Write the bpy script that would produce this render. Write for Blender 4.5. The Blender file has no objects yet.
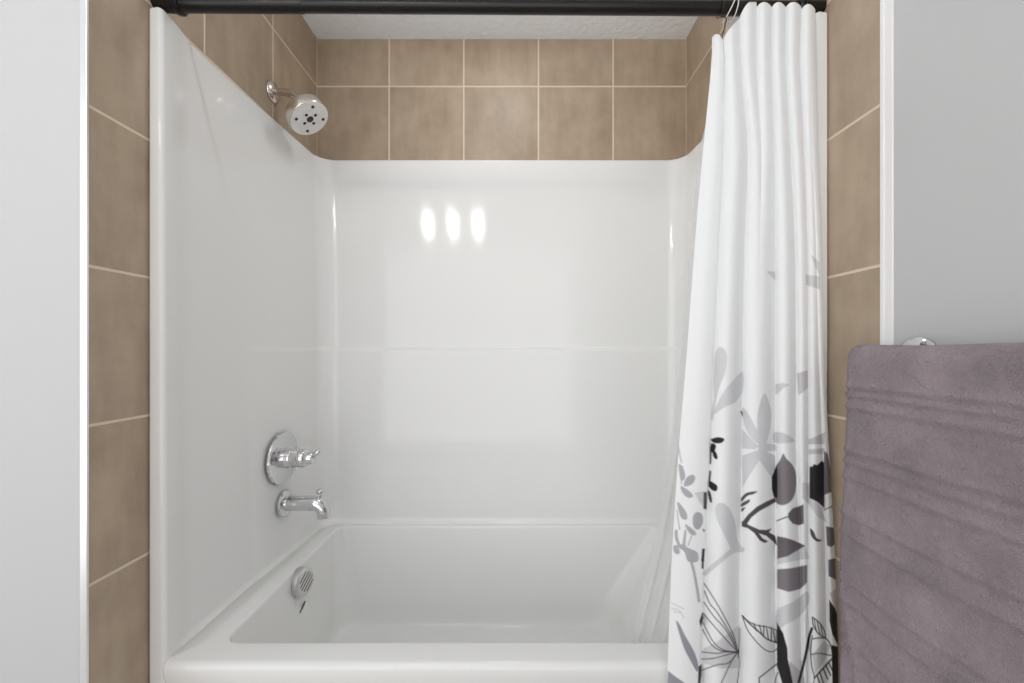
import bpy, bmesh, math, random
import numpy as np
from mathutils import Vector, Matrix, Quaternion

random.seed(7)
S = bpy.context.scene
COL = S.collection
CAM_Z = 1.14
F = 416.0                       # focal length in pixels (1024 wide frame)
CX, CY = 517.0, 349.5           # where the straight-ahead direction lands

# ------------------------------------------------------------------ camera
cam_data = bpy.data.cameras.new('camera')
cam = bpy.data.objects.new('camera', cam_data)
COL.objects.link(cam)
cam.location = (0, 0, CAM_Z)
cam.rotation_euler = (math.pi / 2, 0, 0)
cam_data.sensor_width = 36.0
cam_data.sensor_fit = 'HORIZONTAL'
cam_data.lens = F / 1024 * 36
cam_data.shift_x = -(CX - 512) / 1024
cam_data.shift_y = (CY - 341.5) / 1024
cam_data.clip_start = 0.02
S.camera = cam

# ------------------------------------------------------------------ light
world = bpy.data.worlds.new('world')
S.world = world
world.use_nodes = True
bg = world.node_tree.nodes['Background']
bg.inputs['Color'].default_value = (0.99, 0.99, 0.985, 1)
bg.inputs['Strength'].default_value = 0.74

def area_light(name, loc, target, sx, sy, power, color=(1, 1, 1)):
    d = bpy.data.lights.new(name, 'AREA')
    d.shape = 'RECTANGLE'; d.size = sx; d.size_y = sy
    d.energy = power; d.color = color
    o = bpy.data.objects.new(name, d)
    COL.objects.link(o)
    o.location = loc
    o.rotation_euler = (Vector(target) - Vector(loc)).to_track_quat('-Z', 'Y').to_euler()
    return o

sun = bpy.data.lights.new('fill_sun', 'SUN')     # broad soft fill added behind the camera to brighten the alcove
sun.energy = 1.75; sun.angle = math.radians(80)
sun_o = bpy.data.objects.new('fill_sun', sun); COL.objects.link(sun_o)
sun_o.rotation_euler = Vector((0.42, 1.0, 0.17)).to_track_quat('-Z', 'Y').to_euler()
sun_o.location = (-0.8, -3.0, 1.8)

down = bpy.data.lights.new('alcove_fill_light', 'AREA')       # unseen light added over the tub to lift deck and basin
down.shape = 'DISK'; down.size = 0.26; down.energy = 2.1; down.color = (1.0, 1.0, 1.0)
down_o = bpy.data.objects.new('alcove_fill_light', down); COL.objects.link(down_o)
down_o.location = (-0.064, 1.22, 1.14 + 1.278)

LAMP = 50.0                     # strength of the glowing shades of the room's ceiling light
S.view_settings.view_transform = 'Standard'
S.view_settings.look = 'None'
S.view_settings.gamma = 1.0
S.view_settings.use_curve_mapping = False
S.view_settings.exposure = 0.04
S.cycles.max_bounces = 10
S.cycles.diffuse_bounces = 6
S.cycles.glossy_bounces = 6
S.cycles.use_denoising = True
S.cycles.sample_clamp_indirect = 4.0
S.cycles.caustics_reflective = False

# ------------------------------------------------------------------ helpers
def lin(r, g, b):
    def c(v):
        v /= 255.0
        return v / 12.92 if v <= 0.04045 else ((v + 0.055) / 1.055) ** 2.4
    return (c(r), c(g), c(b), 1.0)

def material(name, color, rough=0.5, metal=0.0, coat=0.0, spec=0.5):
    m = bpy.data.materials.new(name)
    m.use_nodes = True
    b = m.node_tree.nodes['Principled BSDF']
    b.inputs['Base Color'].default_value = color
    b.inputs['Roughness'].default_value = rough
    b.inputs['Metallic'].default_value = metal
    b.inputs['Coat Weight'].default_value = coat
    b.inputs['Specular IOR Level'].default_value = spec
    return m

def nt(m):
    return m.node_tree.nodes, m.node_tree.links, m.node_tree.nodes['Principled BSDF']

def add_bump(m, scale, strength, dist=0.002, detail=3.0, kind='noise'):
    n, l, b = nt(m)
    tc = n.new('ShaderNodeTexCoord')
    if kind == 'noise':
        t = n.new('ShaderNodeTexNoise'); t.inputs['Detail'].default_value = detail
        out = t.outputs['Fac']
    else:
        t = n.new('ShaderNodeTexVoronoi'); out = t.outputs['Distance']
    t.inputs['Scale'].default_value = scale
    l.new(tc.outputs['Object'], t.inputs['Vector'])
    bp = n.new('ShaderNodeBump')
    bp.inputs['Strength'].default_value = strength
    bp.inputs['Distance'].default_value = dist
    l.new(out, bp.inputs['Height'])
    l.new(bp.outputs['Normal'], b.inputs['Normal'])
    return bp

ORIGIN = {}

def link_mesh(name, me, mat, parent=None, origin=None, smooth=True):
    """ONE mesh object; vertices arrive in world coordinates."""
    if parent is not None:
        base = ORIGIN[parent.name]
    else:
        base = Vector(origin) if origin is not None else Vector((0, 0, 0))
    if base.length:
        me.transform(Matrix.Translation(-base))
    o = bpy.data.objects.new(name, me)
    COL.objects.link(o)
    if mat is not None:
        me.materials.append(mat)
    if smooth:
        for p in me.polygons:
            p.use_smooth = True
    if parent is not None:
        o.parent = parent
    else:
        o.location = base
    ORIGIN[o.name] = base.copy()
    return o

def obj(name, bm, mat, parent=None, origin=None, smooth=True):
    me = bpy.data.meshes.new(name)
    bmesh.ops.recalc_face_normals(bm, faces=bm.faces)
    bm.to_mesh(me); bm.free()
    return link_mesh(name, me, mat, parent, origin, smooth)

def tag(o, label, cat, group=None):
    o['label'] = label; o['category'] = cat
    if group: o['group'] = group
    return o

def thing(name, loc, label, cat, group=None):
    o = bpy.data.objects.new(name, None)
    COL.objects.link(o)
    o.location = loc
    o.empty_display_size = 0.05
    ORIGIN[o.name] = Vector(loc)
    return tag(o, label, cat, group)

def structure(o):
    o['kind'] = 'structure'
    return o

def bm_box(bm, lo, hi, bevel=0.0, seg=2):
    r = bmesh.ops.create_cube(bm, size=1)
    vs = r['verts']
    for v in vs:
        v.co = Vector([lo[i] + (v.co[i] + 0.5) * (hi[i] - lo[i]) for i in range(3)])
    if bevel:
        es = set()
        for v in vs: es.update(v.link_edges)
        bmesh.ops.bevel(bm, geom=list(es), offset=bevel, segments=seg, affect='EDGES', profile=0.5)

def box(name, lo, hi, mat, parent=None, bevel=0.0, origin=None):
    bm = bmesh.new(); bm_box(bm, lo, hi, bevel)
    o = obj(name, bm, mat, parent, origin if origin is not None or parent else
            [(lo[0] + hi[0]) / 2, (lo[1] + hi[1]) / 2, lo[2]], smooth=False)
    return o

def bm_lathe(bm, prof, origin, axis, n=48, cap=True):
    """prof: (distance along axis, radius)."""
    q = Vector((0, 0, 1)).rotation_difference(Vector(axis).normalized())
    o = Vector(origin)
    rings = []
    for h, r in prof:
        if r < 1e-6:
            rings.append([bm.verts.new(o + q @ Vector((0, 0, h)))])
        else:
            rings.append([bm.verts.new(o + q @ Vector((r * math.cos(2 * math.pi * i / n), r * math.sin(2 * math.pi * i / n), h))) for i in range(n)])
    for a, b in zip(rings, rings[1:]):
        if len(a) == 1 and len(b) == 1: continue
        for i in range(n):
            j = (i + 1) % n
            if len(a) == 1: bm.faces.new((a[0], b[j], b[i]))
            elif len(b) == 1: bm.faces.new((a[i], a[j], b[0]))
            else: bm.faces.new((a[i], a[j], b[j], b[i]))
    if cap:
        for rg in (rings[0], rings[-1]):
            if len(rg) > 2: bm.faces.new(rg)

def bm_tube(bm, pts, rad, n=20):
    pts = [Vector(p) for p in pts]
    rads = rad if isinstance(rad, (list, tuple)) else [rad] * len(pts)
    rings = []
    up = None
    for i, p in enumerate(pts):
        d = (pts[min(i + 1, len(pts) - 1)] - pts[max(i - 1, 0)]).normalized()
        if up is None:
            up = d.orthogonal().normalized()
        else:
            up = (up - d * up.dot(d)).normalized()
        s = d.cross(up)
        rings.append([bm.verts.new(p + (up * math.cos(2 * math.pi * k / n) + s * math.sin(2 * math.pi * k / n)) * rads[i]) for k in range(n)])
    for a, b in zip(rings, rings[1:]):
        for k in range(n):
            j = (k + 1) % n
            bm.faces.new((a[k], a[j], b[j], b[k]))
    bm.faces.new(rings[0]); bm.faces.new(rings[-1])

def smooth_path(pts, sub=8):
    pts = [Vector(p) for p in pts]
    P = [pts[0] * 2 - pts[1]] + pts + [pts[-1] * 2 - pts[-2]]
    out = []
    for i in range(1, len(P) - 2):
        for k in range(sub):
            t = k / sub
            a, b, c, d = P[i - 1], P[i], P[i + 1], P[i + 2]
            out.append(0.5 * ((2 * b) + (c - a) * t + (2 * a - 5 * b + 4 * c - d) * t * t + (3 * b - a - 3 * c + d) * t ** 3))
    out.append(pts[-1])
    return out

def sstep(a, b, x):
    t = max(0.0, min(1.0, (x - a) / (b - a)))
    return t * t * (3 - 2 * t)

def auto_sharp(o, deg=35):
    me = o.data
    bm = bmesh.new(); bm.from_mesh(me)
    for e in bm.edges:
        if len(e.link_faces) == 2 and e.calc_face_angle(0) > math.radians(deg):
            e.smooth = False
    bm.to_mesh(me); bm.free()

# ------------------------------------------------------------------ materials
M_ACRYLIC = material('white_acrylic', lin(234, 234, 233), rough=0.09, spec=0.42)
M_CHROME = material('chrome', (0.70, 0.70, 0.71, 1), rough=0.07, metal=1.0)
M_NICKEL = material('brushed_nickel', (0.66, 0.61, 0.56, 1), rough=0.22, metal=1.0)
M_NICKEL2 = material('satin_chrome', (0.72, 0.71, 0.70, 1), rough=0.3, metal=1.0)
M_PRINT = material('grey_print', lin(96, 95, 94), rough=0.5)
M_FACE = material('spray_face', lin(222, 219, 217), rough=0.35)
M_NOZZLE = material('dark_rubber', lin(40, 40, 42), rough=0.6)
M_BLACK = material('matte_black_metal', lin(17, 15, 14), rough=0.28, metal=0.0, spec=0.35)
M_WALL = material('white_paint', lin(197, 197, 198), rough=0.65)
add_bump(M_WALL, 260, 0.05, 0.001)
M_TRIM = material('white_trim', lin(240, 240, 240), rough=0.25)
M_EDGE = material('metal_edge', (0.93, 0.93, 0.95, 1), rough=0.28, metal=0.85)
M_CEIL = material('textured_ceiling', lin(244, 249, 254), rough=0.9)
add_bump(M_CEIL, 42, 0.7, 0.008, 5.0)
M_FLOOR = material('floor_vinyl', lin(205, 200, 194), rough=0.5)
add_bump(M_FLOOR, 60, 0.1)
M_GLASS = bpy.data.materials.new('lamp_glass'); M_GLASS.use_nodes = True
b_ = M_GLASS.node_tree.nodes['Principled BSDF']
b_.inputs['Base Color'].default_value = (1, 1, 1, 1)
b_.inputs['Emission Color'].default_value = (1.0, 0.97, 0.93, 1)
b_.inputs['Emission Strength'].default_value = LAMP
M_HOOKW = material('white_plastic', lin(230, 226, 222), rough=0.4)
M_HOOKD = material('bronze_wire', lin(70, 48, 38), rough=0.35, metal=0.7)

TILE = 0.3086
def tile_material(name, axis, u0):
    m = material(name, (0.5, 0.4, 0.3, 1), rough=0.42, spec=0.45)
    n, l, b = nt(m)
    geo = n.new('ShaderNodeNewGeometry')
    sep = n.new('ShaderNodeSeparateXYZ'); l.new(geo.outputs['Position'], sep.inputs[0])
    def math_(op, a, bb=None):
        q = n.new('ShaderNodeMath'); q.operation = op
        for i, v in enumerate((a, bb)):
            if v is None: continue
            if isinstance(v, (int, float)): q.inputs[i].default_value = v
            else: l.new(v, q.inputs[i])
        return q.outputs[0]
    def cell(src, off):
        s = math_('DIVIDE', math_('SUBTRACT', src, off), TILE)
        fl = math_('FLOOR', s)
        fr = math_('SUBTRACT', s, fl)
        d = math_('MULTIPLY', math_('MINIMUM', fr, math_('SUBTRACT', 1.0, fr)), TILE)
        return fl, d
    fu, du = cell(sep.outputs[axis], u0)
    fv, dv = cell(sep.outputs['Z'], CAM_Z + 1.0874)
    dmin = math_('MINIMUM', du, dv)
    mr = n.new('ShaderNodeMapRange'); mr.inputs['From Min'].default_value = 0.0024; mr.inputs['From Max'].default_value = 0.0036
    l.new(dmin, mr.inputs['Value'])          # 0 grout, 1 tile
    cmb = n.new('ShaderNodeCombineXYZ'); l.new(fu, cmb.inputs[0]); l.new(fv, cmb.inputs[1])
    wn = n.new('ShaderNodeTexWhiteNoise'); wn.noise_dimensions = '3D'; l.new(cmb.outputs[0], wn.inputs['Vector'])
    # cloudy mottling, shifted from tile to tile
    mp = n.new('ShaderNodeVectorMath'); mp.operation = 'MULTIPLY_ADD'
    l.new(wn.outputs['Color'], mp.inputs[0]); mp.inputs[1].default_value = (3, 3, 3); l.new(geo.outputs['Position'], mp.inputs[2])
    ns = n.new('ShaderNodeTexNoise'); ns.inputs['Scale'].default_value = 6.5; ns.inputs['Detail'].default_value = 6; ns.inputs['Roughness'].default_value = 0.6
    l.new(mp.outputs[0], ns.inputs['Vector'])
    st = n.new('ShaderNodeVectorMath'); st.operation = 'MULTIPLY'; l.new(mp.outputs[0], st.inputs[0]); st.inputs[1].default_value = (26, 26, 5)
    ns2 = n.new('ShaderNodeTexNoise'); ns2.inputs['Scale'].default_value = 1.0; ns2.inputs['Detail'].default_value = 4
    l.new(st.outputs[0], ns2.inputs['Vector'])
    ramp = n.new('ShaderNodeValToRGB')
    ramp.color_ramp.elements[0].position = 0.32; ramp.color_ramp.elements[0].color = lin(158, 139, 118)
    ramp.color_ramp.elements[1].position = 0.70; ramp.color_ramp.elements[1].color = lin(188, 169, 148)
    mixv = n.new('ShaderNodeMath'); mixv.operation = 'MULTIPLY_ADD'
    l.new(ns2.outputs['Fac'], mixv.inputs[0]); mixv.inputs[1].default_value = 0.35
    l.new(math_('MULTIPLY', ns.outputs['Fac'], 0.65), mixv.inputs[2])
    l.new(mixv.outputs[0], ramp.inputs['Fac'])
    hs = n.new('ShaderNodeHueSaturation')
    l.new(ramp.outputs['Color'], hs.inputs['Color'])
    l.new(math_('MULTIPLY_ADD', wn.outputs['Value'], 0.08), hs.inputs['Value'])
    hs.inputs['Value'].default_value = 1.0
    for lk in list(hs.inputs['Value'].links): l.remove(lk)
    l.new(math_('ADD', math_('MULTIPLY', wn.outputs['Value'], 0.10), 0.95), hs.inputs['Value'])
    mx = n.new('ShaderNodeMix'); mx.data_type = 'RGBA'
    l.new(mr.outputs[0], mx.inputs['Factor'])
    mx.inputs['A'].default_value = lin(222, 205, 184)
    l.new(hs.outputs['Color'], mx.inputs['B'])
    l.new(mx.outputs['Result'], b.inputs['Base Color'])
    bp = n.new('ShaderNodeBump'); bp.inputs['Strength'].default_value = 0.5; bp.inputs['Distance'].default_value = 0.0015
    l.new(mr.outputs[0], bp.inputs['Height']); l.new(bp.outputs['Normal'], b.inputs['Normal'])
    l.new(math_('SUBTRACT', 0.85, math_('MULTIPLY', mr.outputs[0], 0.43)), b.inputs['Roughness'])
    return m

XL, XR, YB = -0.826, 0.698, 1.72
YE = 0.797                         # front edge of the tile on both side walls
CEIL = CAM_Z + 1.283
M_TILE_BACK = tile_material('beige_tile_back', 'X', -0.5285)
M_TILE_SIDE = tile_material('beige_tile_side', 'Y', 1.408)

# ------------------------------------------------------------------ setting
structure(box('floor', (-2.6, -1.9, -0.05), (0.86, 1.9, 0.0), M_FLOOR))
structure(box('ceiling', (-2.6, -1.9, CEIL), (0.86, 1.9, CEIL + 0.08), M_CEIL))
structure(box('wall_back', (XL - 0.2, YB, 0), (XR + 0.16, YB + 0.12, CEIL), M_TILE_BACK))
structure(box('wall_left', (XL - 0.0144, YE + 0.006, 0), (XL, YB, CEIL), M_TILE_SIDE))
structure(box('wall_right', (XR, YE, 0), (XR + 0.12, YB, CEIL), M_TILE_SIDE))
structure(box('wall_front_left', (-2.6, YE + 0.0045, 0), (XL - 0.0145, YE + 0.12, CEIL), M_WALL))
structure(box('wall_front_right', (XR, -1.9, 0), (XR + 0.12, YE, CEIL), M_WALL))
# tile edge trims
bm = bmesh.new(); bm_box(bm, (XL - 0.0132, YE + 0.001, 0), (XL + 0.0004, YE + 0.0058, CEIL), 0.0012, 2)
structure(obj('trim_1', bm, M_EDGE, origin=(XL, YE, 0), smooth=False))
bm = bmesh.new()
bm_box(bm, (XR - 0.003, YE - 0.009, 0), (XR + 0.006, YE + 0.0005, CEIL), 0.0015, 3)
bm_box(bm, (XR - 0.0018, YE - 0.026, 0), (XR + 0.006, YE - 0.009, CEIL), 0.0012, 2)
structure(obj('trim_2', bm, M_TRIM, origin=(XR, YE, 0), smooth=False))

# ------------------------------------------------------------------ tub with its wall surround
tub = thing('bathtub', (-0.064, 1.31, 0), 'glossy white alcove bathtub with tall one-piece wall surround, set against beige tile', 'bathtub')
ZT = CAM_Z + 0.7705
ZDECK = CAM_Z - 0.70
YF = 0.931                         # front face of the surround's side columns
RC = 0.066

def arc2(cx, cy, r, a0, a1, n):
    return [(cx + r * math.cos(math.radians(a0 + (a1 - a0) * i / n)), cy + r * math.sin(math.radians(a0 + (a1 - a0) * i / n))) for i in range(n + 1)]

def half_plan(z):
    """left half, as (distance from tile face d, y); returns points and wall targets"""
    k = max(0, min(1, (ZT - z) / (ZT - ZDECK)))
    st = 1 - sstep(CAM_Z - 0.006, CAM_Z + 0.011, z)
    fd = 0.0295 + 0.008 * k
    pd = 0.011 + 0.017 * k
    yb = 1.706 - 0.006 * k - 0.014 * st - 0.15 * max(0.0, z - CAM_Z - 0.40) ** 2
    fl = 0.016 * max(0.0, 1 - max(0.0, z - ZDECK) / 0.018) ** 2
    pd += 0.6 * fl; yb -= fl
    pts, tg = [], []
    def add(d, y, td, ty): pts.append((d, y)); tg.append((td, ty))
    e = 0.0015
    add(e, YF + 0.006, e, YF + 0.03)
    for (d, y) in arc2(e + 0.004, YF + 0.004, 0.004, 180, 270, 5): add(d, y, e, YF + 0.03)
    for t in (0.3, 0.6): add(0.006 + (fd - 0.020) * t, YF, e, YF + 0.03)
    for (d, y) in arc2(fd - 0.010, YF + 0.010, 0.010, -90, 0, 10): add(d, y, e, y + 0.015)
    # the front column thins towards the recessed panel; a soft jog near the top fades out lower down
    up = sstep(ZT - 0.55, ZT - 0.05, z)
    mid = pd + 0.0065 * up
    for y in np.linspace(0.955, 1.02, 8): add(mid + (fd - mid) * (1 - sstep(0.945, 1.03, y)), y, e, y)
    yj = 1.024 + 0.16 * max(0.0, (ZT - z) / 0.45)
    yj = min(yj, 1.20)
    w = 0.006 + 0.05 * (1 - up)
    NJ = 26
    for t in range(1, NJ + 1):
        y = 1.02 + 0.23 * t / NJ
        yy = y
        add(pd + (mid - pd) * (1 - sstep(yj, yj + w, yy)), y, e, y)
    y0, y1 = 1.25, yb - RC
    for t in range(1, 25):
        y = y0 + (y1 - y0) * t / 25
        ext = 0.004 * st * sstep(1.22, 1.30, y) + 0.016 * (y - y0) / (y1 - y0)
        add(pd + ext, y, e, y)
    ext = 0.004 * st + 0.016
    ca = arc2(pd + ext + RC, yb - RC, RC, 180, 90, 20)
    L1 = YB - 0.001 - (yb - RC); L2 = pd + ext + RC
    for i, (d, y) in enumerate(ca):
        s = i / 20 * (L1 + L2)
        if s < L1: add(d, y, e, yb - RC + s)
        else: add(d, y, s - L1, YB - 0.001)
    W2 = (XR - XL) / 2
    d0 = pd + ext + RC
    for t in range(1, 21):
        d = d0 + (W2 - d0) * t / 20
        add(d, yb, d, YB - 0.001)
    return pts, tg

bm = bmesh.new()
levels = []
zs = [0.0, 0.2, ZDECK - 0.03]
zs += [ZDECK + 0.002 * i for i in range(10)]
z = ZDECK + 0.04
while z < CAM_Z - 0.02: zs.append(z); z += 0.045
zs += [CAM_Z - 0.02 + 0.002 * i for i in range(20)]
z = CAM_Z + 0.06
while z < ZT - 0.02: zs.append(z); z += 0.02
RT = 0.010
caps = [(ZT - RT, 0.0)] + [(ZT - RT + RT * math.sin(math.radians(a)), RT * (1 - math.cos(math.radians(a)))) for a in (15, 30, 45, 60, 75, 90)]
rows = [(zz, 0.0) for zz in zs] + caps + [(ZT, 99)]
grid = []
for zz, off in rows:
    P, T = half_plan(zz)
    left, right = [], []
    for (d, y), (td, ty) in zip(P, T):
        vx, vy = td - d, ty - y
        L = math.hypot(vx, vy)
        f = 0 if L < 1e-9 else min(1.0, off / L)
        d2, y2 = d + vx * f, y + vy * f
        left.append((XL + d2, y2, zz)); right.append((XR - d2, y2, zz - 0.010 * max(0, zz / ZT) * (1 - sstep(0.95, 1.15, y2))))
    full = left + right[-2::-1]
    grid.append([bm.verts.new(p) for p in full])
for a, b in zip(grid, grid[1:]):
    for i in range(len(a) - 1):
        bm.faces.new((a[i], a[i + 1], b[i + 1], b[i]))
bmesh.ops.remove_doubles(bm, verts=bm.verts, dist=0.00005)
sur = obj('wall_surround', bm, M_ACRYLIC, tub)

def rrect(x0, x1, y0, y1, r, z, n=14):
    pts = []
    segs = [((x1 - r, y0 + r), -90, 0), ((x1 - r, y1 - r), 0, 90), ((x0 + r, y1 - r), 90, 180), ((x0 + r, y0 + r), 180, 270)]
    corners = [arc2(c[0], c[1], r, a0, a1, n) for c, a0, a1 in segs]
    for i, c in enumerate(corners):
        pts += [(p[0], p[1], z) for p in c]
        nx = corners[(i + 1) % 4][0]
        for t in range(1, 16):
            pts.append((c[-1][0] + (nx[0] - c[-1][0]) * t / 16, c[-1][1] + (nx[1] - c[-1][1]) * t / 16, z))
    return pts

OX0, OX1 = XL + 0.036, XR - 0.036
loops = []
loops.append(rrect(OX0, OX1, 0.945, 1.700, 0.006, 0.0))
loops.append(rrect(OX0, OX1, 0.940, 1.700, 0.006, ZDECK - 0.10))
loops.append(rrect(OX0, OX1, 0.930, 1.700, 0.006, ZDECK - 0.045))
loops.append(rrect(OX0, OX1, 0.925, 1.700, 0.006, ZDECK - 0.030))
for a in range(0, 91, 15):
    r = 0.015
    yy = 0.924 + r * (1 - math.cos(math.radians(a)))
    loops.append(rrect(OX0, OX1, yy, 1.700, 0.006, ZDECK - r + r * math.sin(math.radians(a))))
IX0, IX1, IY0, IY1 = -0.706, 0.560, 1.000, 1.648
R1 = 0.010
loops.append(rrect(IX0 - 0.02, IX1 + 0.02, IY0 - 0.02, IY1 + 0.016, 0.055, ZDECK - 0.0005))
for a in range(0, 91, 15):
    e = R1 * (1 - math.sin(math.radians(a)))
    loops.append(rrect(IX0 - e, IX1 + e, IY0 - e, IY1 + e, 0.038 + e, ZDECK - 0.001 - R1 * (1 - math.cos(math.radians(a)))))
zt, zb = ZDECK - R1 - 0.001, CAM_Z - 1.055
BX0, BX1, BY0, BY1 = -0.655, 0.300, 1.055, 1.560
for i in range(1, 23):
    t = i / 22
    w = t * 0.80 if t < 0.75 else 0.60 + 0.40 * (1 - math.sqrt(max(0, 1 - ((t - 0.75) / 0.25) ** 2)))
    zz = zt + (zb - zt) * (t if t < 0.75 else 0.75 + 0.25 * math.sin((t - 0.75) / 0.25 * math.pi / 2))
    wx = min(1, t * 1.0)
    x1 = IX1 + (BX1 - IX1) * (0.62 * t + 0.38 * w)
    loops.append(rrect(IX0 + (BX0 - IX0) * w, x1, IY0 + (BY0 - IY0) * w, IY1 + (BY1 - IY1) * w, 0.038 + 0.05 * w, zz))
for s in (0.05, 0.15, 0.3):
    loops.append(rrect(BX0 + s, BX1 - s, BY0 + s * 0.6, BY1 - s * 0.6, 0.06, zb - 0.002))
bm = bmesh.new()
rings = [[bm.verts.new(p) for p in lp] for lp in loops]
for a, b in zip(rings, rings[1:]):
    n = len(a)
    for i in range(n):
        j = (i + 1) % n
        bm.faces.new((a[i], a[j], b[j], b[i]))
bm.faces.new(rings[-1])
obj('basin', bm, M_ACRYLIC, tub)

# overflow cover on the drain end of the basin
OVN = Vector((1, -0.2, 0.10)).normalized()
ov = Vector((IX0 + 0.004, 1.338, CAM_Z - 0.746))
bm = bmesh.new()
bm_lathe(bm, [(0.0, 0.044), (0.018, 0.043), (0.024, 0.041), (0.028, 0.036), (0.0278, 0.0)], ov, OVN, 56)
cover = obj('overflow_cover', bm, M_NICKEL2, tub); cover['label'] = 'round chrome overflow cover'
auto_sharp(cover, 18)
bm = bmesh.new()
oy_ = OVN.cross(Vector((0, 0, 1))).normalized(); oy_ = oy_ if oy_.y > 0 else -oy_
oz_ = OVN.cross(oy_); oz_ = oz_ if oz_.z > 0 else -oz_
for k in (-2, -1, 0, 1, 2):
    h = 0.0115 * k
    L = math.sqrt(max(0, 0.030 ** 2 - h * h)) * 0.95
    dirv = oy_ * math.cos(0.62) + oz_ * math.sin(0.62); per = oz_ * math.cos(0.62) - oy_ * math.sin(0.62)
    c = ov + OVN * 0.0277 + per * h
    bm_tube(bm, [c - dirv * L, c + dirv * L], 0.0015, 8)
obj('grille', bm, M_NOZZLE, cover)
bm = bmesh.new()
e0 = Vector((IX0 + 0.0165, 1.338, CAM_Z - 0.828))
bm_tube(bm, [e0 + Vector((0, -0.016, -0.009)), e0 + Vector((0, 0.016, 0.009))], 0.0018, 8)
bm_tube(bm, [e0 + Vector((0, 0.004, 0.000)), e0 + Vector((0, 0.013, 0.003))], 0.0018, 8)
bm_tube(bm, [e0 + Vector((0, -0.003, -0.004)), e0 + Vector((0, 0.006, -0.001))], 0.0016, 8)
em = obj('emblem', bm, M_PRINT, tub); em['label'] = 'tiny dark printed mark'

# ------------------------------------------------------------------ shower valve
PX = XL + 0.0385
vy, vz = 1.392, CAM_Z - 0.363
valve = thing('shower_valve', (PX, vy, vz), 'round chrome shower valve plate with lever handle on the left surround wall', 'faucet')
bm = bmesh.new()
bm_lathe(bm, [(0.0, 0.086), (0.004, 0.0868), (0.008, 0.085), (0.0095, 0.081), (0.010, 0.0)], (PX, vy, vz), (1, 0, 0), 72)
auto_sharp(obj('escutcheon', bm, M_CHROME, valve), 30)
bm = bmesh.new()
bm_lathe(bm, [(0.008, 0.034), (0.038, 0.034), (0.040, 0.033), (0.041, 0.032), (0.062, 0.032), (0.064, 0.030)], (PX, vy, vz), (1, 0, 0), 48)
for s in (1, -1):
    bm_lathe(bm, [(0.0, 0.0025), (0.012, 0.0022), (0.013, 0.0)], (PX + 0.052, vy, vz + s * 0.029), (-0.1, -0.3, s), 10)
auto_sharp(obj('sleeve', bm, M_CHROME, valve), 40)
hd = bmesh.new()
bm_lathe(hd, [(0.062, 0.027), (0.066, 0.0275), (0.067, 0.0315), (0.080, 0.031), (0.086, 0.027), (0.088, 0.0215), (0.103, 0.0205), (0.107, 0.018), (0.108, 0.0)], (PX, vy, vz), (1, 0, 0), 48)
h = obj('handle', hd, M_CHROME, valve); auto_sharp(h, 40)
bm = bmesh.new()
bm_tube(bm, [(PX + 0.096, vy, vz + 0.002), (PX + 0.114, vy - 0.005, vz + 0.014), (PX + 0.134, vy - 0.012, vz + 0.029)], [0.0095, 0.0085, 0.0065], 16)
obj('lever', bm, M_CHROME, h)

# ------------------------------------------------------------------ tub spout
sy, sz = 1.404, CAM_Z - 0.519
PX2 = XL + 0.0392
spout = thing('tub_spout', (PX2, sy, sz), 'chrome tub spout with diverter knob, below the valve plate on left surround wall', 'faucet')
bm = bmesh.new()
bm_lathe(bm, [(0.0, 0.043), (0.006, 0.0435), (0.010, 0.041), (0.012, 0.036), (0.012, 0.0)], (PX2, sy, sz), (1, 0, 0), 56)
auto_sharp(obj('flange', bm, M_CHROME, spout), 30)
bm = bmesh.new()
path = [(PX2 + 0.008, sy, sz), (PX2 + 0.03, sy, sz), (PX2 + 0.06, sy, sz), (PX2 + 0.100, sy, sz)]
for a in range(10, 91, 10):
    path.append((PX2 + 0.100 + 0.034 * math.sin(math.radians(a)), sy, sz - 0.034 * (1 - math.cos(math.radians(a)))))
path.append((PX2 + 0.134, sy, sz - 0.047))
bm_tube(bm, path, [0.0245] * 4 + [0.0245 - 0.0004 * i for i in range(9)] + [0.0208], 32)
auto_sharp(obj('spout_body', bm, M_CHROME, spout), 50)
bm = bmesh.new()
bm_lathe(bm, [(0.0, 0.0065), (0.020, 0.006), (0.025, 0.010), (0.033, 0.0115), (0.036, 0.009), (0.036, 0.0)], (PX2 + 0.120, sy, sz + 0.010), (0.05, 0, 1), 24)
obj('diverter_knob', bm, M_CHROME, spout)

# ------------------------------------------------------------------ shower head
ay, az = 1.4025, CAM_Z + 0.868
head = thing('showerhead', (XL, ay, az), 'brushed nickel shower head with round pale spray face, on the left tile wall', 'shower head')
bm = bmesh.new()
bm_lathe(bm, [(-0.002, 0.035), (0.004, 0.035), (0.010, 0.031), (0.015, 0.022), (0.017, 0.012)], (XL, ay, az), (1, 0, 0), 48)
obj('flange', bm, M_NICKEL, head)
fc = Vector((-0.690, 1.385, CAM_Z + 0.768))
nrm = Vector((0.60, -0.07, -0.80)).normalized()
back = fc - nrm * 0.060
bm = bmesh.new()
bm_tube(bm, smooth_path([(XL + 0.004, ay, az), (XL + 0.035, ay, az), (XL + 0.060, ay, az - 0.006), (XL + 0.080, ay - 0.002, az - 0.022), tuple(back)], 8), 0.0122, 20)
obj('shower_arm', bm, M_NICKEL, head)
bm = bmesh.new()
bm_lathe(bm, [(-0.068, 0.012), (-0.060, 0.018), (-0.052, 0.018), (-0.046, 0.022), (-0.040, 0.045), (-0.036, 0.062), (-0.032, 0.066), (-0.004, 0.0675), (-0.001, 0.0660), (-0.0015, 0.060)], fc, nrm, 64)
body = obj('head_body', bm, M_NICKEL, head); auto_sharp(body, 40)
bm = bmesh.new()
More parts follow.
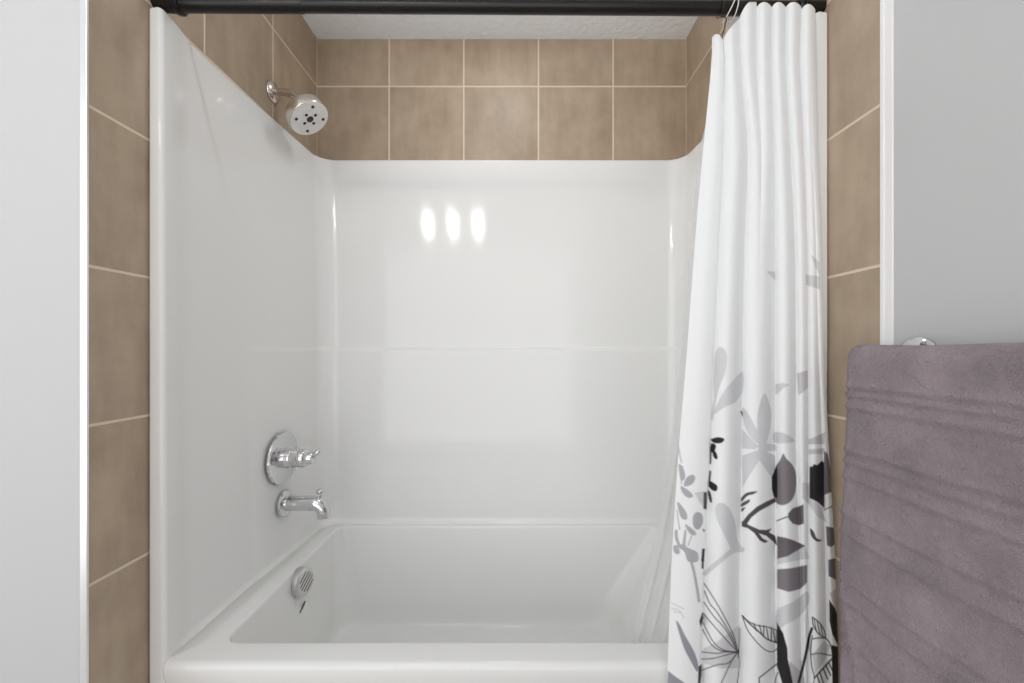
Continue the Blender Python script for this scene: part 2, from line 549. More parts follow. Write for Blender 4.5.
bm_lathe(bm, [(-0.004, 0.064), (0.0, 0.064), (0.0015, 0.061), (0.002, 0.0)], fc, nrm, 64)
face = obj('spray_face', bm, M_FACE, head); face['label'] = 'pale round spray face'
auto_sharp(face, 30)
q = Vector((0, 0, 1)).rotation_difference(nrm)
ang0 = None
def on_face(r, a):      # a measured in the image plane sense: right = +x-ish, up = +z-ish
    ux = (Vector((1, 0, 0)) - nrm * nrm.x).normalized()
    uz = nrm.cross(ux); uz = uz if uz.z > 0 else -uz
    return fc + (ux * math.cos(a) + uz * math.sin(a)) * r + nrm * 0.002
for i in range(4):
    for r, off, sz_ in ((0.0225, 0.0, 0.0052), (0.0470, math.pi / 4, 0.0052)):
        bm = bmesh.new()
        bm_lathe(bm, [(-0.001, sz_), (0.0008, sz_), (0.0012, sz_ * 0.7), (0.0012, 0.0)], on_face(r, off + i * math.pi / 2 + 0.05), nrm, 16)
        obj('nozzle', bm, M_NOZZLE, face)
bm = bmesh.new()
bm_lathe(bm, [(-0.001, 0.0115), (0.001, 0.0115), (0.0015, 0.009), (0.0006, 0.006), (0.0006, 0.0)], fc + nrm * 0.002, nrm, 32)
hub = obj('center_nozzle', bm, M_NOZZLE, face)

# ------------------------------------------------------------------ curtain rod
RY = 0.953
zl, zr = CAM_Z + 0.790, CAM_Z + 0.7805
def rod_z(x): return zl + (zr - zl) * (x - XL) / (XR - XL)
def rod_p(x): return Vector((x, RY, rod_z(x)))
ax = (rod_p(XR) - rod_p(XL)).normalized()
rod = thing('shower_curtain_rod', rod_p(XL), 'black metal shower curtain rod spanning the tub alcove near the ceiling', 'curtain rod')
xj = -0.490
bm = bmesh.new(); bm_lathe(bm, [(0.0, 0.0160), (abs(xj - XL) - 0.002, 0.0160), (abs(xj - XL), 0.0152)], rod_p(XL), ax, 40)
auto_sharp(obj('outer_tube', bm, M_BLACK, rod), 40)
bm = bmesh.new(); bm_lathe(bm, [(abs(xj - XL) - 0.01, 0.0150), ((XR - XL) * 1.00005 - 0.001, 0.0150)], rod_p(XL), ax, 40)
auto_sharp(obj('inner_tube', bm, M_BLACK, rod), 40)
for side in (1, -1):
    base = rod_p(XL if side == 1 else XR)
    bm = bmesh.new()
    bm_lathe(bm, [(0.0005, 0.0164), (0.030, 0.0164), (0.036, 0.0172), (0.044, 0.0172), (0.046, 0.0195), (0.048, 0.0215), (0.056, 0.0215), (0.059, 0.019), (0.0595, 0.0150)], base, ax * side, 40)
    auto_sharp(obj('end_flange', bm, M_BLACK, rod), 30)

# ------------------------------------------------------------------ shower curtain
YROWS = [4, 60, 150, 240, 350, 450, 550, 650, 860]
BND = [
 [712, 723, 740, 757, 772, 786, 802, 808, 815],
 [712, 725, 740, 756, 772, 785, 800, 810, 817],
 [703, 723, 750, 762, 774, 791, 805, 812, 818],
 [695, 719, 745, 760, 775, 796, 808, 816, 822],
 [687, 714, 743, 760, 776, 797.5, 808.5, 819, 824],
 [678.5, 711, 742, 759, 776, 797, 808.5, 823, 829],
 [672, 706, 741, 758, 776, 801, 808, 826, 835],
 [668, 702, 740, 757, 776, 803, 808, 828, 838],
 [664, 697, 738, 757, 776, 804, 808, 829, 840]]
HARD3 = [1, 1, .5, .1, 0, 0, 0, 0, 0]      # is the crease at boundary 3 there?
HARD7 = [0, 0, .2, .4, .7, 1, 1, 1, 1]
B_ = np.array(BND, float); YR_ = np.array(YROWS, float)
def row_interp(vals, y):
    """smooth (monotone enough) interpolation along the rows"""
    return np.interp(y, YR_, vals)

py_rows = list(np.arange(4, 60, 3.0)) + list(np.arange(60, 245, 5.0)) + list(np.arange(245, 692, 0.8)) + list(np.arange(692, 861, 8.0))
NL = 34
lobe_top = [34, 15, 2, 2, 2, 2, 4, 5]
verts, pix = [], []
ncol = 8 * NL + 1
def ybase(py):
    return 0.912 + (0.884 - 0.912) * min(1, max(0, (py - 10) / 640.0))
ker = np.array([1, 4, 6, 4, 1], float); ker /= ker.sum()
# boundaries sampled finely and smoothed so the creases run as soft curves
fine_y = np.arange(0, 880, 4.0)
fine_b = np.stack([np.interp(fine_y, YR_, B_[:, k]) for k in range(9)], 1)
for _ in range(14):
    pad = np.vstack([fine_b[:1], fine_b[:1], fine_b, fine_b[-1:], fine_b[-1:]])
    fine_b = sum(ker[i] * pad[i:i + len(fine_b)] for i in range(5))
for pr in py_rows:
    bnds = np.array([np.interp(pr, fine_y, fine_b[:, q]) for q in range(9)])
    h3 = row_interp(HARD3, pr); h7 = row_interp(HARD7, pr)
    hard = np.ones(9); hard[3] = h3; hard[7] = h7
    hard[0] = 0.35; hard[8] = 0.6
    pxs, ds = [], []
    for k in range(8):
        w_px = bnds[k + 1] - bnds[k]
        n_here = NL if k < 7 else NL + 1
        for i in range(n_here):
            t = i / NL
            # merged lobes share one arch
            if k in (2, 3) and h3 < 1:
                W2 = bnds[4] - bnds[2]
                tt = (bnds[k] + t * w_px - bnds[2]) / W2
                d_m = 1 - 2 * math.sin(math.pi * tt) ** 0.75
                a_m = 0.17 * W2 * 0.9 / F
            if k in (6, 7) and h7 < 1:
                W2b = bnds[8] - bnds[6]
                tt = (bnds[k] + t * w_px - bnds[6]) / W2b
                d_m = 1 - 2 * math.sin(math.pi * tt) ** 0.75
                a_m = 0.17 * W2b * 0.9 / F
            d_s = 1 - 2 * max(0.0, math.sin(math.pi * t)) ** 0.75
            a_s = 0.21 * w_px * 0.9 / F
            if k in (2, 3): d = d_s * a_s * h3 + (d_m * a_m * (1 - h3) if h3 < 1 else 0)
            elif k in (6, 7): d = d_s * a_s * h7 + (d_m * a_m * (1 - h7) if h7 < 1 else 0)
            else: d = d_s * a_s
            d = max(-0.024, min(0.022, d))
            if k == 0:      # leading panel lies nearly flat, free edge turned back a little
                d = 0.014 - 0.014 * math.sin(math.pi * min(1, t * 0.8)) + (0.010 if t > 0.94 else 0) * (t - 0.94) / 0.06
            pxs.append(bnds[k] + t * w_px); ds.append(d)
    for c, (px, d) in enumerate(zip(pxs, ds)):
        k = min(7, c // NL); t = (c - k * NL) / NL
        py = pr
        if pr < 60:
            if k == 0: tp = 46 - 12 * math.sin(math.pi * min(1, 0.25 + 0.6 * t))
            elif k == 1: tp = 40 - 22 * t ** 0.7
            else:
                lo = lobe_top[k]
                tp = lo + 9 * (1 - math.sin(math.pi * min(1, 0.08 + 0.86 * t)) ** 0.6)
                if k in (6, 7):
                    tm = (bnds[k] + t * (bnds[k + 1] - bnds[k]) - bnds[6]) / (bnds[8] - bnds[6])
                    tp = 4 + 9 * (1 - math.sin(math.pi * min(1, 0.08 + 0.86 * tm)) ** 0.6)
                if k == 2: tp = lo + 14 * max(0, 1 - t * 1.7) ** 1.6
            py = tp + (pr - 4) / 56.0 * (60 - tp)
        Y = ybase(pr) + d
        verts.append(((px - CX) / F * Y, Y, CAM_Z + (CY - py) / F * Y))
        pix.append((px, py))
nrow = len(py_rows)
pix = np.array(pix)

# ---- the printed pattern: shapes drawn on the cloth
WHITE = (241, 242, 243)
LG, LG2 = (212, 212, 215), (204, 201, 204)
MG = (174, 175, 180)
DG = (84, 79, 84)
DL = (112, 106, 111)
BK = (46, 43, 46)
LN = (66, 62, 65)
CR = {'A': (640, 240, 2.968), 'B': (640, 450, 2.932), 'C': (600, 380, 4.27), 'D': (600, 520, 4.19), 'E': (740, 440, 5.69),
      'F': (760, 560, 5.55), 'G': (690, 330, 4.556), 'H': (690, 560, 5.55), 'J': (660, 440, 5.69), 'K': (660, 560, 5.55)}
col = np.tile(np.array(lin(*WHITE)[:3]), (len(pix), 1))

def spline_pts(P, closed, sub=6):
    P = np.array(P, float); n = len(P); out = []
    idx = range(n) if closed else range(n - 1)
    for i in idx:
        a = P[(i - 1) % n] if closed or i > 0 else P[0]
        b = P[i]; c = P[(i + 1) % n]
        d = P[(i + 2) % n] if closed or i + 2 < n else P[-1]
        for k in range(sub):
            t = k / sub
            out.append(0.5 * (2 * b + (c - a) * t + (2 * a - 5 * b + 4 * c - d) * t * t + (3 * b - a - 3 * c + d) * t ** 3))
    if not closed: out.append(P[-1])
    return np.array(out)

def conv(crop, P):
    ox, oy, s = CR[crop]
    return np.array([(ox + x / s, oy + y / s) for x, y in P])

def blend(sel, cov, color):
    c = np.array(lin(*color)[:3])
    col[sel] = col[sel] * (1 - cov[:, None]) + c * cov[:, None]

def near(P, m):
    return np.where((pix[:, 0] > P[:, 0].min() - m) & (pix[:, 0] < P[:, 0].max() + m) & (pix[:, 1] > P[:, 1].min() - m) & (pix[:, 1] < P[:, 1].max() + m))[0]

def seg_dist(q, P):
    best = np.full(len(q), 1e9)
    for a, b in zip(P[:-1], P[1:]):
        ab = b - a; L = (ab ** 2).sum() + 1e-12
        t = np.clip(((q - a) @ ab) / L, 0, 1)
        best = np.minimum(best, np.sqrt(((q - a - t[:, None] * ab) ** 2).sum(1)))
    return best

def fill(crop, color, P, soft=True):
    P = conv(crop, P)
    if soft: P = spline_pts(P, True)
    sel = near(P, 1.0)
    if not len(sel): return
    q = pix[sel]
    ins = np.zeros(len(q), bool)
    n = len(P)
    for i in range(n):
        x0, y0 = P[i]; x1, y1 = P[(i + 1) % n]
        if y0 == y1: continue
        c = ((y0 > q[:, 1]) != (y1 > q[:, 1])) & (q[:, 0] < (x1 - x0) * (q[:, 1] - y0) / (y1 - y0) + x0)
        ins ^= c
    d = seg_dist(q, np.vstack([P, P[:1]]))
    cov = np.clip(np.where(ins, 0.5 + d, 0.5 - d), 0, 1)
    blend(sel, cov, color)

def stroke(crop, color, P, w, soft=True):
    w = w / CR[crop][2]
    P = conv(crop, P)
    if soft and len(P) > 2: P = spline_pts(P, False)
    sel = near(P, w + 1)
    if not len(sel): return
    d = seg_dist(pix[sel], P)
    blend(sel, np.clip(w / 2 - d + 0.5, 0, 1), color)

# pale grey leaves and blooms
fill('A', LG, [(376, 92), (400, 94), (402, 118), (392, 112)], False)
fill('A', LG, [(506, 42), (532, 66), (535, 108), (522, 82)], False)
fill('A', LG, [(492, 103), (535, 108), (535, 147), (492, 133)], False)
fill('A', LG, [(232, 320), (250, 324), (258, 350), (252, 395), (236, 435), (222, 485), (219, 430), (222, 350)])
fill('A', LG, [(304, 392), (304, 448), (284, 480), (252, 496), (214, 520), (226, 494), (250, 448), (276, 418)])
stroke('A', LG, [(226, 455), (218, 500), (214, 530)], 7)
fill('A', LG, [(402, 428), (425, 424), (444, 430), (425, 440), (408, 457), (402, 457)], False)
fill('A', LG2, [(466, 396), (498, 387), (498, 438), (484, 452), (470, 460)], False)
fill('A', LG, [(368, 456), (382, 480), (390, 520), (384, 570), (372, 606), (352, 606), (348, 560), (350, 510)])
fill('A', LG, [(303, 500), (318, 510), (340, 550), (356, 580), (354, 604), (330, 588), (310, 548)])
fill('A', LG, [(303, 560), (330, 590), (352, 612), (340, 622), (303, 618)], False)
fill('A', LG, [(303, 640), (345, 625), (360, 640), (330, 683), (303, 683)], False)
fill('A', LG, [(350, 600), (405, 608), (405, 626), (352, 626)], False)
fill('A', LG, [(365, 625), (402, 640), (402, 690), (388, 683)], False)
fill('A', LG, [(398, 572), (428, 574), (460, 596), (430, 603), (398, 600)])
fill('A', LG2, [(500, 592), (530, 580), (550, 570), (548, 606), (500, 606)], False)
fill('A', LG2, [(500, 622), (548, 618), (546, 634), (500, 636)], False)
fill('B', LG, [(300, 30), (328, 26), (345, 0), (372, 0), (385, 40), (396, 95), (378, 70), (350, 30), (330, 60), (300, 110)], False)
fill('B', LG, [(222, 165), (240, 155), (262, 172), (278, 210), (286, 262), (298, 292), (268, 300), (262, 280), (242, 240), (225, 200)])
stroke('B', LG, [(300, 292), (272, 296), (240, 320), (190, 362)], 14)
fill('B', LG, [(402, 470), (450, 445), (490, 415), (494, 448), (468, 488), (430, 510), (402, 525)])
fill('B', LG, [(476, 95), (498, 98), (520, 150), (550, 215), (520, 195), (496, 160), (476, 140)], False)
fill('B', LG, [(402, 300), (450, 290), (480, 275), (490, 300), (496, 318), (470, 322), (430, 330), (402, 335)], False)
fill('B', LG, [(186, 582), (230, 560), (292, 512), (292, 640), (235, 640), (186, 625)], False)
fill('B', LG2, [(440, 620), (470, 648), (490, 690), (425, 690)], False)
fill('B', LG2, [(506, 600), (540, 560), (556, 575), (540, 620), (512, 660)], False)
fill('B', LG2, [(556, 420), (590, 395), (590, 500), (570, 460)], False)
# grey sprigs on the leading panel
for P in ([(108, 140), (126, 150), (142, 190), (140, 220), (120, 232), (110, 190)],
          [(150, 215), (185, 198), (200, 215), (188, 245), (160, 262), (135, 258)],
          [(118, 262), (145, 275), (172, 295), (188, 320), (165, 330), (140, 315), (122, 290)],
          [(98, 355), (122, 372), (150, 415), (154, 448), (132, 452), (112, 425)],
          [(192, 425), (215, 410), (240, 425), (244, 470), (222, 508), (196, 500), (186, 465)],
          [(142, 480), (165, 492), (200, 520), (204, 540), (182, 540), (160, 520)],
          [(84, 520), (98, 512), (104, 560), (124, 600), (140, 515), (150, 525), (146, 600), (175, 620), (212, 640), (214, 690), (160, 690), (138, 630), (112, 612), (88, 570)],
          [(78, 600), (96, 603), (114, 632), (105, 650), (86, 645), (76, 625)]):
    fill('J', MG, P)
for P in ([(106, 40), (114, 90), (122, 128)], [(128, 150), (122, 250)], [(96, 400), (112, 510)], [(180, 545), (160, 600)]):
    stroke('J', MG, P, 6)
fill('J', LG, [(196, 300), (246, 292), (246, 380), (222, 350)], False)
fill('D', MG, [(318, 108), (350, 104), (380, 130), (410, 150), (400, 170), (380, 168), (350, 130)])
stroke('D', MG, [(375, 150), (392, 210), (404, 270), (415, 340)], 11)
for P in ([(300, 348), (330, 362), (350, 372)], [(300, 372), (330, 378), (352, 410)], [(310, 385), (340, 388)]):
    stroke('D', LG, P, 5)
fill('K', (150, 150, 160), [(90, 345), (108, 356), (140, 420), (190, 510), (212, 580), (206, 620), (170, 560), (130, 480)])
fill('K', (150, 150, 160), [(45, 615), (90, 650), (150, 690), (40, 690)], False)
# dark dashes on the folded hem
for P, c in (([(248, 296), (268, 296), (266, 396), (246, 392)], DG), ([(240, 505), (256, 512), (250, 524)], BK), ([(240, 618), (256, 618), (250, 690), (234, 690)], BK)):
    fill('J', c, P, False)
for P in ([(232, -6), (244, -6), (242, 50), (230, 46)], [(236, 288), (242, 320), (226, 376), (218, 340)], [(214, 592), (232, 576), (230, 640), (224, 690), (210, 690)]):
    fill('K', BK, P, False)
# black sprigs on the second fold
for P in ([(290, -4), (330, -16), (366, -6), (350, 16), (310, 18)], [(292, 20), (318, 30), (312, 60), (300, 72), (288, 60)],
          [(300, 66), (316, 66), (328, 98), (318, 110), (304, 94)], [(282, 236), (300, 240), (326, 262), (322, 288), (300, 288), (276, 262)],
          [(272, 285), (286, 300), (296, 345), (288, 356), (278, 330)]):
    fill('J', BK, P)
stroke('J', BK, [(290, 40), (286, 132)], 9)
stroke('J', BK, [(286, 180), (280, 240)], 10)
fill('C', BK, [(598, 130), (609, 138), (609, 156)], False)
# branch
fill('E', DG, [(10, 470), (45, 425), (95, 380), (150, 350), (200, 328), (208, 350), (160, 378), (110, 405), (65, 440), (30, 492)], False)
fill('E', DG, [(10, 462), (60, 488), (110, 510), (150, 512), (180, 503), (165, 525), (200, 545), (212, 602), (185, 575), (150, 545), (108, 532), (130, 560), (162, 577), (140, 586), (112, 572), (82, 530), (45, 502), (10, 492)], False)
for P in ([(8, 330), (40, 300), (98, 292), (76, 308), (42, 318), (10, 350)], [(8, 362), (30, 348), (54, 338), (50, 356), (8, 380)], [(8, 392), (30, 384), (12, 408)]):
    fill('E', DG, P)
# dark leaves
fill('E', (132, 126, 131), [(246, 78), (262, 104), (296, 138), (316, 180), (321, 240), (314, 300), (292, 345), (252, 370), (212, 362), (192, 325), (182, 270), (186, 215), (206, 150), (230, 110)])
fill('E', BK, [(212, 140), (206, 150), (180, 212), (182, 280), (196, 325), (212, 330)], False)
stroke('E', DG, [(210, 460), (245, 446), (280, 434)], 7)
fill('E', DL, [(273, 420), (300, 388), (335, 378), (362, 366), (363, 475), (335, 486), (300, 476), (278, 450)], False)
fill('E', DL, [(212, 548), (260, 556), (310, 572), (372, 602), (320, 632), (270, 662), (212, 676)], False)
fill('B', (132, 126, 131), [(402, 350), (440, 347), (490, 337), (490, 388), (470, 408), (436, 416), (402, 405)], False)
fill('E', BK, [(396, 152), (412, 150), (420, 138), (440, 142), (465, 118), (480, 130), (480, 388), (440, 352), (396, 330)], False)
fill('E', DL, [(478, 60), (500, 80), (515, 170), (534, 292), (480, 312)], False)
fill('E', DG, [(400, 503), (420, 522), (436, 558), (466, 570), (442, 579), (416, 562), (402, 535)])
stroke('E', DG, [(480, 398), (530, 374)], 6)
fill('E', DL, [(490, 490), (535, 500), (550, 520), (548, 585), (520, 610), (495, 600)], False)
fill('B', DL, [(552, 322), (586, 314), (590, 388), (553, 370)], False)
fill('F', BK, [(384, 220), (418, 270), (438, 330), (442, 400), (432, 475), (400, 410), (386, 340)], False)
fill('F', BK, [(396, 470), (425, 480), (445, 470), (445, 690), (402, 690)], False)
fill('F', BK, [(94, 345), (112, 380), (128, 405), (152, 490), (154, 548), (166, 600), (184, 690), (125, 690), (94, 590)], False)
stroke('F', BK, [(288, 380), (272, 430), (255, 520), (236, 600), (212, 690)], 15)
# fine line drawing
hub_ = (266, 512)
for P in ([hub_, (238, 410), (160, 260), (80, 132)], [hub_, (230, 420), (150, 290), (112, 245), (80, 172)], [hub_, (200, 390), (130, 310), (78, 235)],
          [hub_, (190, 430), (110, 340), (74, 296)], [hub_, (190, 500), (130, 455), (72, 348)], [hub_, (180, 505), (120, 470), (70, 385)],
          [hub_, (200, 508), (150, 518), (66, 510)], [hub_, (190, 530), (130, 546), (66, 550)], [hub_, (215, 570), (150, 582), (66, 612)],
          [hub_, (232, 560), (170, 690)], [(268, 505), (275, 580), (262, 690)]):
    stroke('H', LN, P, 5.5)
stroke('H', LN, [(276, 380), (274, 470), (268, 540)], 6)
stroke('H', LN, [(290, 308), (320, 338), (370, 362), (430, 372), (488, 392)], 6)
stroke('H', LN, [(290, 308), (318, 385), (370, 455), (420, 500), (460, 508), (488, 488)], 5.5)
stroke('H', LN, [(295, 315), (340, 362), (390, 405), (430, 440), (488, 460)], 8)
for a, b in (((352, 352), (370, 392)), ((385, 362), (400, 412)), ((410, 366), (408, 420)), ((425, 380), (436, 444)), ((452, 378), (450, 450)), ((462, 392), (474, 456)), ((480, 392), (478, 460))):
    stroke('H', LN, [a, b], 6)
stroke('H', LN, [(384, 690), (384, 654), (430, 618), (488, 572)], 7, False)
stroke('H', LN, [(470, 690), (478, 650), (488, 625)], 6)
stroke('H', LN, [(680, 318), (715, 345), (745, 390), (752, 432)], 7)
stroke('H', LN, [(680, 318), (684, 360), (712, 408), (752, 432)], 7)
for a, b in (((690, 330), (700, 390)), ((705, 342), (722, 412)), ((725, 362), (738, 420))):
    stroke('H', LN, [a, b], 6)
stroke('H', LN, [(682, 438), (720, 432), (752, 436), (775, 460), (788, 505)], 7)
stroke('H', LN, [(670, 525), (715, 518), (782, 530)], 6)
stroke('H', LN, [(678, 420), (670, 500), (676, 590), (690, 650), (684, 690)], 6)
stroke('H', LN, [(690, 655), (735, 605), (786, 550)], 10)
for a, b in (((705, 640), (722, 690)), ((720, 622), (742, 690)), ((740, 604), (764, 660)), ((756, 588), (780, 640)), ((772, 572), (790, 612))):
    stroke('H', LN, [a, b], 8)

M_CURT = bpy.data.materials.new('printed_curtain_cloth'); M_CURT.use_nodes = True
n, l, b = nt(M_CURT)
b.inputs['Roughness'].default_value = 0.74
b.inputs['Specular IOR Level'].default_value = 0.25
at = n.new('ShaderNodeVertexColor'); at.layer_name = 'print'
l.new(at.outputs['Color'], b.inputs['Base Color'])
tr = n.new('ShaderNodeBsdfTranslucent'); l.new(at.outputs['Color'], tr.inputs['Color'])
mx = n.new('ShaderNodeMixShader'); mx.inputs[0].default_value = 0.12
l.new(b.outputs[0], mx.inputs[1]); l.new(tr.outputs[0], mx.inputs[2])
l.new(mx.outputs[0], n['Material Output'].inputs['Surface'])

V = np.array(verts)
base = Vector((0.53, 0.90, 0.09))
faces = []
for r in range(nrow - 1):
    o0 = r * ncol; o1 = o0 + ncol
    for c in range(ncol - 1):
        faces.append((o0 + c, o0 + c + 1, o1 + c + 1, o1 + c))
me = bpy.data.meshes.new('shower_curtain')
me.from_pydata([tuple(v) for v in V], [], faces)
ca = me.color_attributes.new('print', 'FLOAT_COLOR', 'POINT')
ca.data.foreach_set('color', np.hstack([col, np.ones((len(col), 1))]).astype(np.float32).ravel())
curtain = link_mesh('shower_curtain', me, M_CURT, origin=base)
tag(curtain, 'white fabric shower curtain with grey and black botanical print, gathered right', 'shower curtain')

# ------------------------------------------------------------------ clear-white liner hanging inside the tub
M_LINER = bpy.data.materials.new('frosted_liner'); M_LINER.use_nodes = True
n, l, b = nt(M_LINER)
b.inputs['Base Color'].default_value = lin(232, 233, 234)
b.inputs['Roughness'].default_value = 0.3
tr = n.new('ShaderNodeBsdfTranslucent'); tr.inputs['Color'].default_value = lin(236, 237, 238)
tp = n.new('ShaderNodeBsdfTransparent')
mx = n.new('ShaderNodeMixShader'); mx.inputs[0].default_value = 0.45
l.new(b.outputs[0], mx.inputs[1]); l.new(tr.outputs[0], mx.inputs[2])
mx2 = n.new('ShaderNodeMixShader'); mx2.inputs[0].default_value = 0.42
l.new(mx.outputs[0], mx2.inputs[1]); l.new(tp.outputs[0], mx2.inputs[2])
l.new(mx2.outputs[0], n['Material Output'].inputs['Surface'])
LY = [16, 60, 150, 240, 380, 440, 540, 640, 680]
LX = [728, 722, 700, 691, 679, 672, 656, 633, 626]
LR = [790, 790, 780, 770, 755, 748, 730, 700, 682]
bm = bmesh.new()
prev = None
for py in np.arange(16, 677, 8.0):
    Y0 = 0.978 + (1.062 - 0.978) * max(0, (py - 16) / 624.0)
    xl, xr = np.interp(py, LY, LX), np.interp(py, LY, LR)
    row = []
    for i in range(73):
        t = i / 72
        amp = 0.003 + 0.006 * min(1, py / 500)
        d = amp * math.sin(t * 2 * math.pi * 5.0 + 0.8 + 0.0018 * py)
        Y = Y0 + d
        px = xl + (xr - xl) * (t ** 1.15)
        row.append(bm.verts.new(((px - CX) / F * Y0, Y, CAM_Z + (CY - py) / F * Y0)))
    if prev:
        for i in range(72): bm.faces.new((prev[i], prev[i + 1], row[i + 1], row[i]))
    prev = row
liner = obj('curtain_liner', bm, M_LINER, origin=(0.4, 1.06, 0.2))
tag(liner, 'translucent white curtain liner hanging inside the tub behind the printed curtain', 'curtain liner')

# ------------------------------------------------------------------ curtain hooks in view
def ring_bm(x, rad, wire, tilt):
    bm = bmesh.new()
    c = rod_p(x)
    pts = []
    for i in range(33):
        a = 2 * math.pi * i / 32
        pts.append(c + Vector((tilt * math.sin(a), rad * math.cos(a), rad * math.sin(a) - 0.004)))
    bm_tube(bm, pts, wire, 8)
    return bm
def X_at(px, Y): return (px - CX) / F * Y
x1 = X_at(733.5, RY - 0.02)
o = obj('curtain_hook', ring_bm(x1, 0.0225, 0.0012, 0.010), M_HOOKW, origin=rod_p(x1))
tag(o, 'thin white curtain ring around the rod, left one of the two white rings', 'curtain hook', 'curtain hooks')
x2 = X_at(738, RY - 0.02)
o = obj('curtain_hook', ring_bm(x2, 0.0225, 0.0012, 0.002), M_HOOKW, origin=rod_p(x2))
tag(o, 'thin white curtain ring against the curtain gather, right one of the two white rings', 'curtain hook', 'curtain hooks')
x3 = X_at(720.5, RY)
c = rod_p(x3)
bm = bmesh.new()
pts = [c + Vector((-0.001, 0.0185 * math.cos(a), 0.0185 * math.sin(a))) for a in np.linspace(math.radians(250), math.radians(-75), 22)]
end = Vector((X_at(722.5, 0.915), 0.915, CAM_Z + (CY - 35) / F * 0.915))
pts += smooth_path([pts[-1], c + Vector((-0.004, -0.012, -0.030)), c + Vector((0.002, -0.022, -0.042)), end, end + Vector((0.001, 0.012, -0.010))], 6)[1:]
bm_tube(bm, pts, 0.0012, 8)
o = obj('curtain_hook', bm, M_HOOKD, origin=c)
tag(o, 'dark bronze wire hook hanging from the rod, holding the drooping curtain corner', 'curtain hook', 'curtain hooks')

# ------------------------------------------------------------------ towel bar and towel
BX, BZ, BR = XR - 0.058, CAM_Z - 0.021, 0.010
bar = thing('towel_bar', (XR, 0.40, BZ), 'metal towel bar on the white wall at right, mostly under the grey towel', 'towel bar')
bm = bmesh.new(); bm_lathe(bm, [(0, BR), (0.70, BR)], (BX, 0.050, BZ), (0, 1, 0), 24)
auto_sharp(obj('bar', bm, M_CHROME, bar), 40)
for yy in (0.724, 0.085):
    bm = bmesh.new()
    bm_lathe(bm, [(0.0, 0.042), (0.003, 0.042), (0.007, 0.038), (0.011, 0.028), (0.013, 0.014), (0.058, 0.012), (0.066, 0.013), (0.069, 0.010), (0.070, 0.0)], (XR, yy, BZ + 0.002), (-1, 0, 0), 40)
    auto_sharp(obj('post', bm, M_CHROME, bar), 40)

M_TOWEL = material('grey_terry', lin(124, 115, 119), rough=1.0, spec=0.1)
n, l, b = nt(M_TOWEL)
b.inputs['Sheen Weight'].default_value = 0.5
b.inputs['Sheen Roughness'].default_value = 0.5
b.inputs['Sheen Tint'].default_value = lin(200, 190, 196)
tc = n.new('ShaderNodeTexCoord')
n1 = n.new('ShaderNodeTexNoise'); n1.inputs['Scale'].default_value = 420; n1.inputs['Detail'].default_value = 3
n2 = n.new('ShaderNodeTexNoise'); n2.inputs['Scale'].default_value = 70; n2.inputs['Detail'].default_value = 4
n3 = n.new('ShaderNodeTexNoise'); n3.inputs['Scale'].default_value = 14; n3.inputs['Detail'].default_value = 5
for q in (n1, n2, n3): l.new(tc.outputs['Object'], q.inputs['Vector'])
m1 = n.new('ShaderNodeMath'); m1.operation = 'MULTIPLY_ADD'; l.new(n2.outputs['Fac'], m1.inputs[0]); m1.inputs[1].default_value = 2.4; l.new(n1.outputs['Fac'], m1.inputs[2])
bp = n.new('ShaderNodeBump'); bp.inputs['Strength'].default_value = 1.0; bp.inputs['Distance'].default_value = 0.005
l.new(m1.outputs[0], bp.inputs['Height']); l.new(bp.outputs['Normal'], b.inputs['Normal'])
rp = n.new('ShaderNodeValToRGB')
rp.color_ramp.elements[0].position = 0.3; rp.color_ramp.elements[0].color = lin(136, 126, 131)
rp.color_ramp.elements[1].position = 0.72; rp.color_ramp.elements[1].color = lin(164, 150, 156)
l.new(n3.outputs['Fac'], rp.inputs['Fac']); l.new(rp.outputs['Color'], b.inputs['Base Color'])

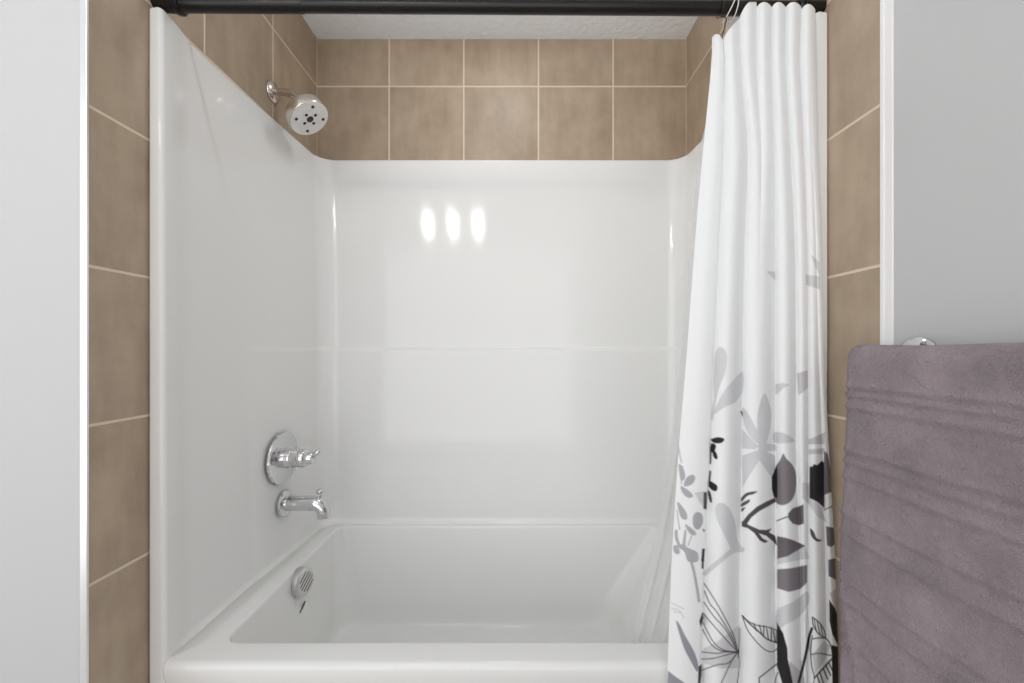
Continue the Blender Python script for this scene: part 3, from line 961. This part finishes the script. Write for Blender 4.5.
TR = 0.029
bands = [0.066, 0.082, 0.104, 0.183, 0.204, 0.232, 0.300, 0.336, 0.420, 0.455, 0.52, 0.545]
def towel_profile():
    """(dx from bar centre, z, s down the front; s<0 = over the top / back)"""
    out = []
    for s in np.arange(-0.55, 0, 0.02): out.append(s)
    for s in np.arange(0, math.pi * TR, 0.004): out.append(s)
    for s in np.arange(math.pi * TR, math.pi * TR + 0.95, 0.0032): out.append(s)
    return out
prof = towel_profile()
LN_T = math.pi * TR
yA, yB2, NY = 0.772, 0.120, 110
bm = bmesh.new()
rnd = random.Random(3)
ph = [rnd.uniform(0, 6.28) for _ in range(8)]
prev = None
for s in prof:
    row = []
    for j in range(NY + 1):
        u = j / NY
        ya = 0.690 + (yA - 0.690) * sstep(LN_T * 0.12, LN_T * 0.62, s)
        y = ya + (yB2 - ya) * u
        if s < 0:
            nx, nz = 1, 0; px_, pz = BX + TR, BZ + s
            depth = -s
        elif s <= LN_T:
            a = s / TR
            nx, nz = math.cos(a), math.sin(a); px_, pz = BX + TR * nx, BZ + TR * nz
            depth = 0
        else:
            nx, nz = -1, 0; depth = s - LN_T
            px_, pz = BX - TR - 0.018 * sstep(0.0, 0.7, depth), BZ - depth
        d = 0.0
        if s > LN_T * 0.5:
            H = CAM_Z - pz
            for bnd in bands:
                x = (H - bnd) / 0.0048
                if abs(x) < 3: d += 0.0038 * math.exp(-x * x) - 0.0020 * math.exp(-((H - bnd - 0.009) / 0.0045) ** 2)
            # soft hanging waves
            d += 0.004 * min(1, depth * 3) * math.sin(y * 17 + depth * 3.2 + ph[0]) + 0.0025 * min(1, depth * 3) * math.sin(y * 31 - depth * 6 + ph[1])
            # diagonal fold at the lower far corner
            ln = (0.77 - y) - 0.28 * (depth - 0.38)
            d += 0.009 * sstep(0.38, 0.50, depth) * math.exp(-(ln / 0.014) ** 2)
            d -= 0.006 * sstep(0.38, 0.55, depth) * math.exp(-((ln + 0.03) / 0.02) ** 2)
        dz = 0.0
        if s < LN_T * 0.75:
            d += 0.0012 * math.sin(y * 23 + ph[2])
        row.append(bm.verts.new((px_ + nx * d, y + 0.004 * math.sin(depth * 9 + ph[3]) * (1 - u) - 0.012 * sstep(0, .6, depth) * (1 - u) * 0, pz + nz * d)))
    if prev:
        for j in range(NY): bm.faces.new((prev[j], prev[j + 1], row[j + 1], row[j]))
    prev = row
towel = obj('bath_towel', bm, M_TOWEL, origin=(BX, 0.45, 0.25))
tag(towel, 'grey-mauve ribbed terry bath towel draped over the bar on the right wall', 'towel')
sol = towel.modifiers.new('thickness', 'SOLIDIFY'); sol.thickness = 0.007; sol.offset = 1.0
# the outside of the towel must face away from the bar
if towel.data.polygons[len(towel.data.polygons) - 10].normal.x > 0:
    towel.data.flip_normals()
sol.offset = -1.0

# ------------------------------------------------------------------ the room's ceiling light (behind the camera)
ly, lx, lz = -0.22, -0.552, CAM_Z + 1.03
lamp = thing('ceiling_light', (lx, ly, CEIL), 'three-shade ceiling light hanging behind the viewpoint, mirrored in the surround', 'ceiling light')
bm = bmesh.new(); bm_box(bm, (lx - 0.30, ly - 0.045, CEIL - 0.03), (lx + 0.30, ly + 0.045, CEIL - 0.0005), 0.006, 2)
obj('canopy', bm, M_NICKEL, lamp, smooth=False)
for k in (-1, 0, 1):
    x = lx + k * 0.216
    bm = bmesh.new(); bm_lathe(bm, [(0, 0.009), (0.28, 0.009)], (x, ly, CEIL - 0.30), (0, 0, 1), 16)
    obj('stem', bm, M_NICKEL, lamp)
    bm = bmesh.new(); bm_lathe(bm, [(0, 0.030), (0.004, 0.038), (0.052, 0.041), (0.057, 0.036)], (x, ly, CEIL - 0.345), (0, 0, 1), 24)
    obj('shade', bm, M_GLASS, lamp)

# added ring for the alcove fill light, unseen just above the frame
rl = thing('added_alcove_light', (-0.064, 1.22, CEIL), 'added round fill light in the alcove ceiling above the tub, out of view', 'ceiling light')
bm = bmesh.new(); bm_lathe(bm, [(0.0005, 0.160), (0.003, 0.160), (0.006, 0.153), (0.006, 0.136), (0.0005, 0.134)], (-0.064, 1.22, CEIL), (0, 0, -1), 48, cap=False)
obj('trim_ring', bm, M_TRIM, rl)
